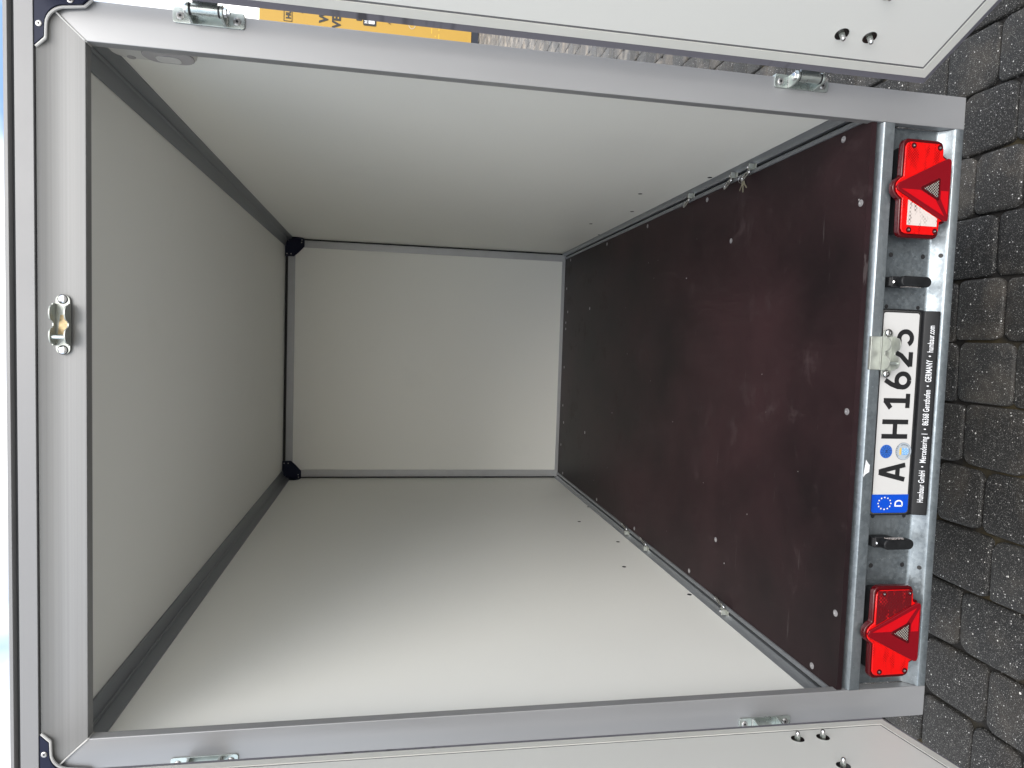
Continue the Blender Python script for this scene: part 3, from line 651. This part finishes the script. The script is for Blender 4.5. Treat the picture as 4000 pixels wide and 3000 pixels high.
# ---- tie-down rings
def tie_down(s, y, tilt, lean):
    X = s*.7455; Z = .2645
    o = MB().box(X-.0085, X+.0085, y-.030, y+.024, Z-.0004, Z+.0030).build('tie_down', zinc_pale, T, bevel=.0012)
    MB().box(X-.0100, X+.0100, y-.0165, y-.0130, Z+.0030, Z+.0200).build('ring_lug', zinc_pale, o, bevel=.0012)
    MB().lathe((X, y-.0100, Z+.010), (0,.75,.66), [(.0078,0),(.0078,.0060),(.0066,.0068)], 6).build('tie_down_nut', steel, o)
    MB().lathe((X, y-.0050, Z+.0145), (0,.75,.66), [(.0048,0),(.0048,.0050),(.0030,.0052),(.0028,.0030)], 14).build('tie_down_bolt', steel, o)
    ring = []
    for k in range(28):
        a = 2*PI*k/28; u = .0250*math.cos(a); v = .0135*math.sin(a)*(1 if u > 0 else .8)
        ring.append((X-s*(v*math.cos(tilt)+.013+(u+.028)*.28), y+.020+u*1.15, Z+.0105+v*math.sin(tilt)*.6+u*lean))
    MB().tube(ring, .0034, 9, True).build('tie_down_ring', steel, o)
    return o
for y in (.565, .685, 1.022): tie_down(1, y, .55, -.08)
for y in (.594, 1.32, 1.573): tie_down(-1, y, .75, .10)

# ---- inside light on the right wall
il = MB().prism([(y, z) for y, z in rrect(.050,.130,1.845,2.022,.036,7)], 'x', .7420, .7675).build('interior_light', lamp_pl, T, bevel=.008, seg=3)
MB().prism([(y, z) for y, z in rrect(.056,.126,1.850,1.955,.033,7)], 'x', .7385, .7425).build('light_cover', lamp_grey, il, bevel=.002)
MB().prism([(y, z) for y, z in rrect(.085,.118,1.880,1.930,.012,5)], 'x', .7372, .7384).build('light_switch', lamp_pl, il, bevel=.0006)
MB().lathe((.7418,.116,1.985), (-1,0,0), [(.009,0),(.0085,.0010),(.003,.0012)], 14).build('light_emblem', lamp_grey, il)

# ================================================================ bunch of keys
K = tag(empty('key_bunch', (.7190, .615, .2580)), 'small bunch of brass keys on the tie-down ring nearest the opening, right wall', 'keys')
MB().tube([(.004+.013*math.cos(a), .012+.0135*math.sin(a), .0085+.004*math.sin(a)) for a in [2*PI*k/24 for k in range(24)]], .0008, 6, True).build('key_ring', steel, K)
for k, a in enumerate((-.75, 0, .75)):
    kb_ = MB(); kb_.prism(arc(0,0,.0072,25,335,14)+[(.0075,-.0030),(.027,-.0030),(.029,0),(.027,.0022),(.023,.0016),(.020,.0030),(.0155,.0018),(.0115,.0030),(.0075,.0030)], 'z', 0, .0018)
    ko = kb_.build('key', brass, K, bevel=.0003); ko.location = (-.012+.003*abs(a), .006-.010*a, .0030+.002*k); ko.rotation_euler = (.1, .05, PI+a)

# ================================================================ yellow sign beyond
TS = tag(empty('yellow_totem_sign', (7.55, 14.1, GZ)), 'tall yellow banner sign with black lettering seen through the gap beside the right door', 'sign')
h = -GZ
MB().box(-1.05, 1.05, 0, .30, h-.210, h+4.300).build('sign_panel', yellow, TS, smooth=False)
MB().box(-1.05, 1.05, .02, .28, 0.0, h-.2105).build('sign_base', totem_black, TS, smooth=False)
def tt(body, x, z, size, m=ink, **k): return text_obj('sign_lettering', body, size, m, TS, (x-7.55, -.006, z+h), (PI/2,0,0), depth=.002, **k)
tt('HUMBAUR', 6.905, 3.661, .132, bold=.007, spacing=1.05)
fr = MB(); X0, X1, Z0, Z1 = 6.850-7.55, 7.78-7.55, 3.628+h, 3.802+h
for a in ((X0,X1,Z0,Z0+.010),(X0,X1,Z1-.010,Z1),(X0,X0+.010,Z0+.0101,Z1-.0101),(X1-.010,X1,Z0+.0101,Z1-.0101)): fr.box(a[0],a[1],-.010,-.001,a[2],a[3])
fr.build('logo_box', ink, TS, smooth=False)
tt('G', 7.045, 3.390, .098)
tt('W', 6.903, 2.893, .255, bold=.010)
tt('VE', 6.818, 2.628, .245, bold=.010)
MB().prism(rrect(7.026-7.55, 7.50-7.55, 2.171+h, 2.296+h, .02), 'y', -.006, -.001).build('sign_plaque', ink, TS, smooth=False)
tt('G', 7.055, 2.195, .10, white_print, bold=.004).location.y = -.010
MB().prism(rrect(6.941-7.55, 7.40-7.55, 1.868+h, 2.149+h, .03), 'y', -.006, -.001).build('sign_plaque', ink, TS, smooth=False)
MB().prism(rrect(6.985-7.55, 7.36-7.55, 1.905+h, 2.035+h, .01), 'y', -.009, -.007).build('plaque_field', white_print, TS, smooth=False)
tt('H', 6.985, 2.060, .085, white_print, bold=.004).location.y = -.010
tt('A', 7.017, 1.555, .085)
MB().tube([(7.10-7.55+.12*math.cos(2*PI*k/32), -.004, 1.10+h+.075*math.sin(2*PI*k/32)) for k in range(32)], .006, 6, True).build('pale_ring', plate_white, TS)
b = MB()
for k, (x, z, w_) in enumerate(((6.93,.66,.11),(7.06,.66,.16),(6.83,.50,.10),(7.00,.50,.30),(6.86,.58,.03))): b.box(x-7.55, x-7.55+w_, -.004, -.001, z+h, z+h+.016)
b.build('small_print', mat('ochre_print', (.55,.36,.03), .5), TS, smooth=False)
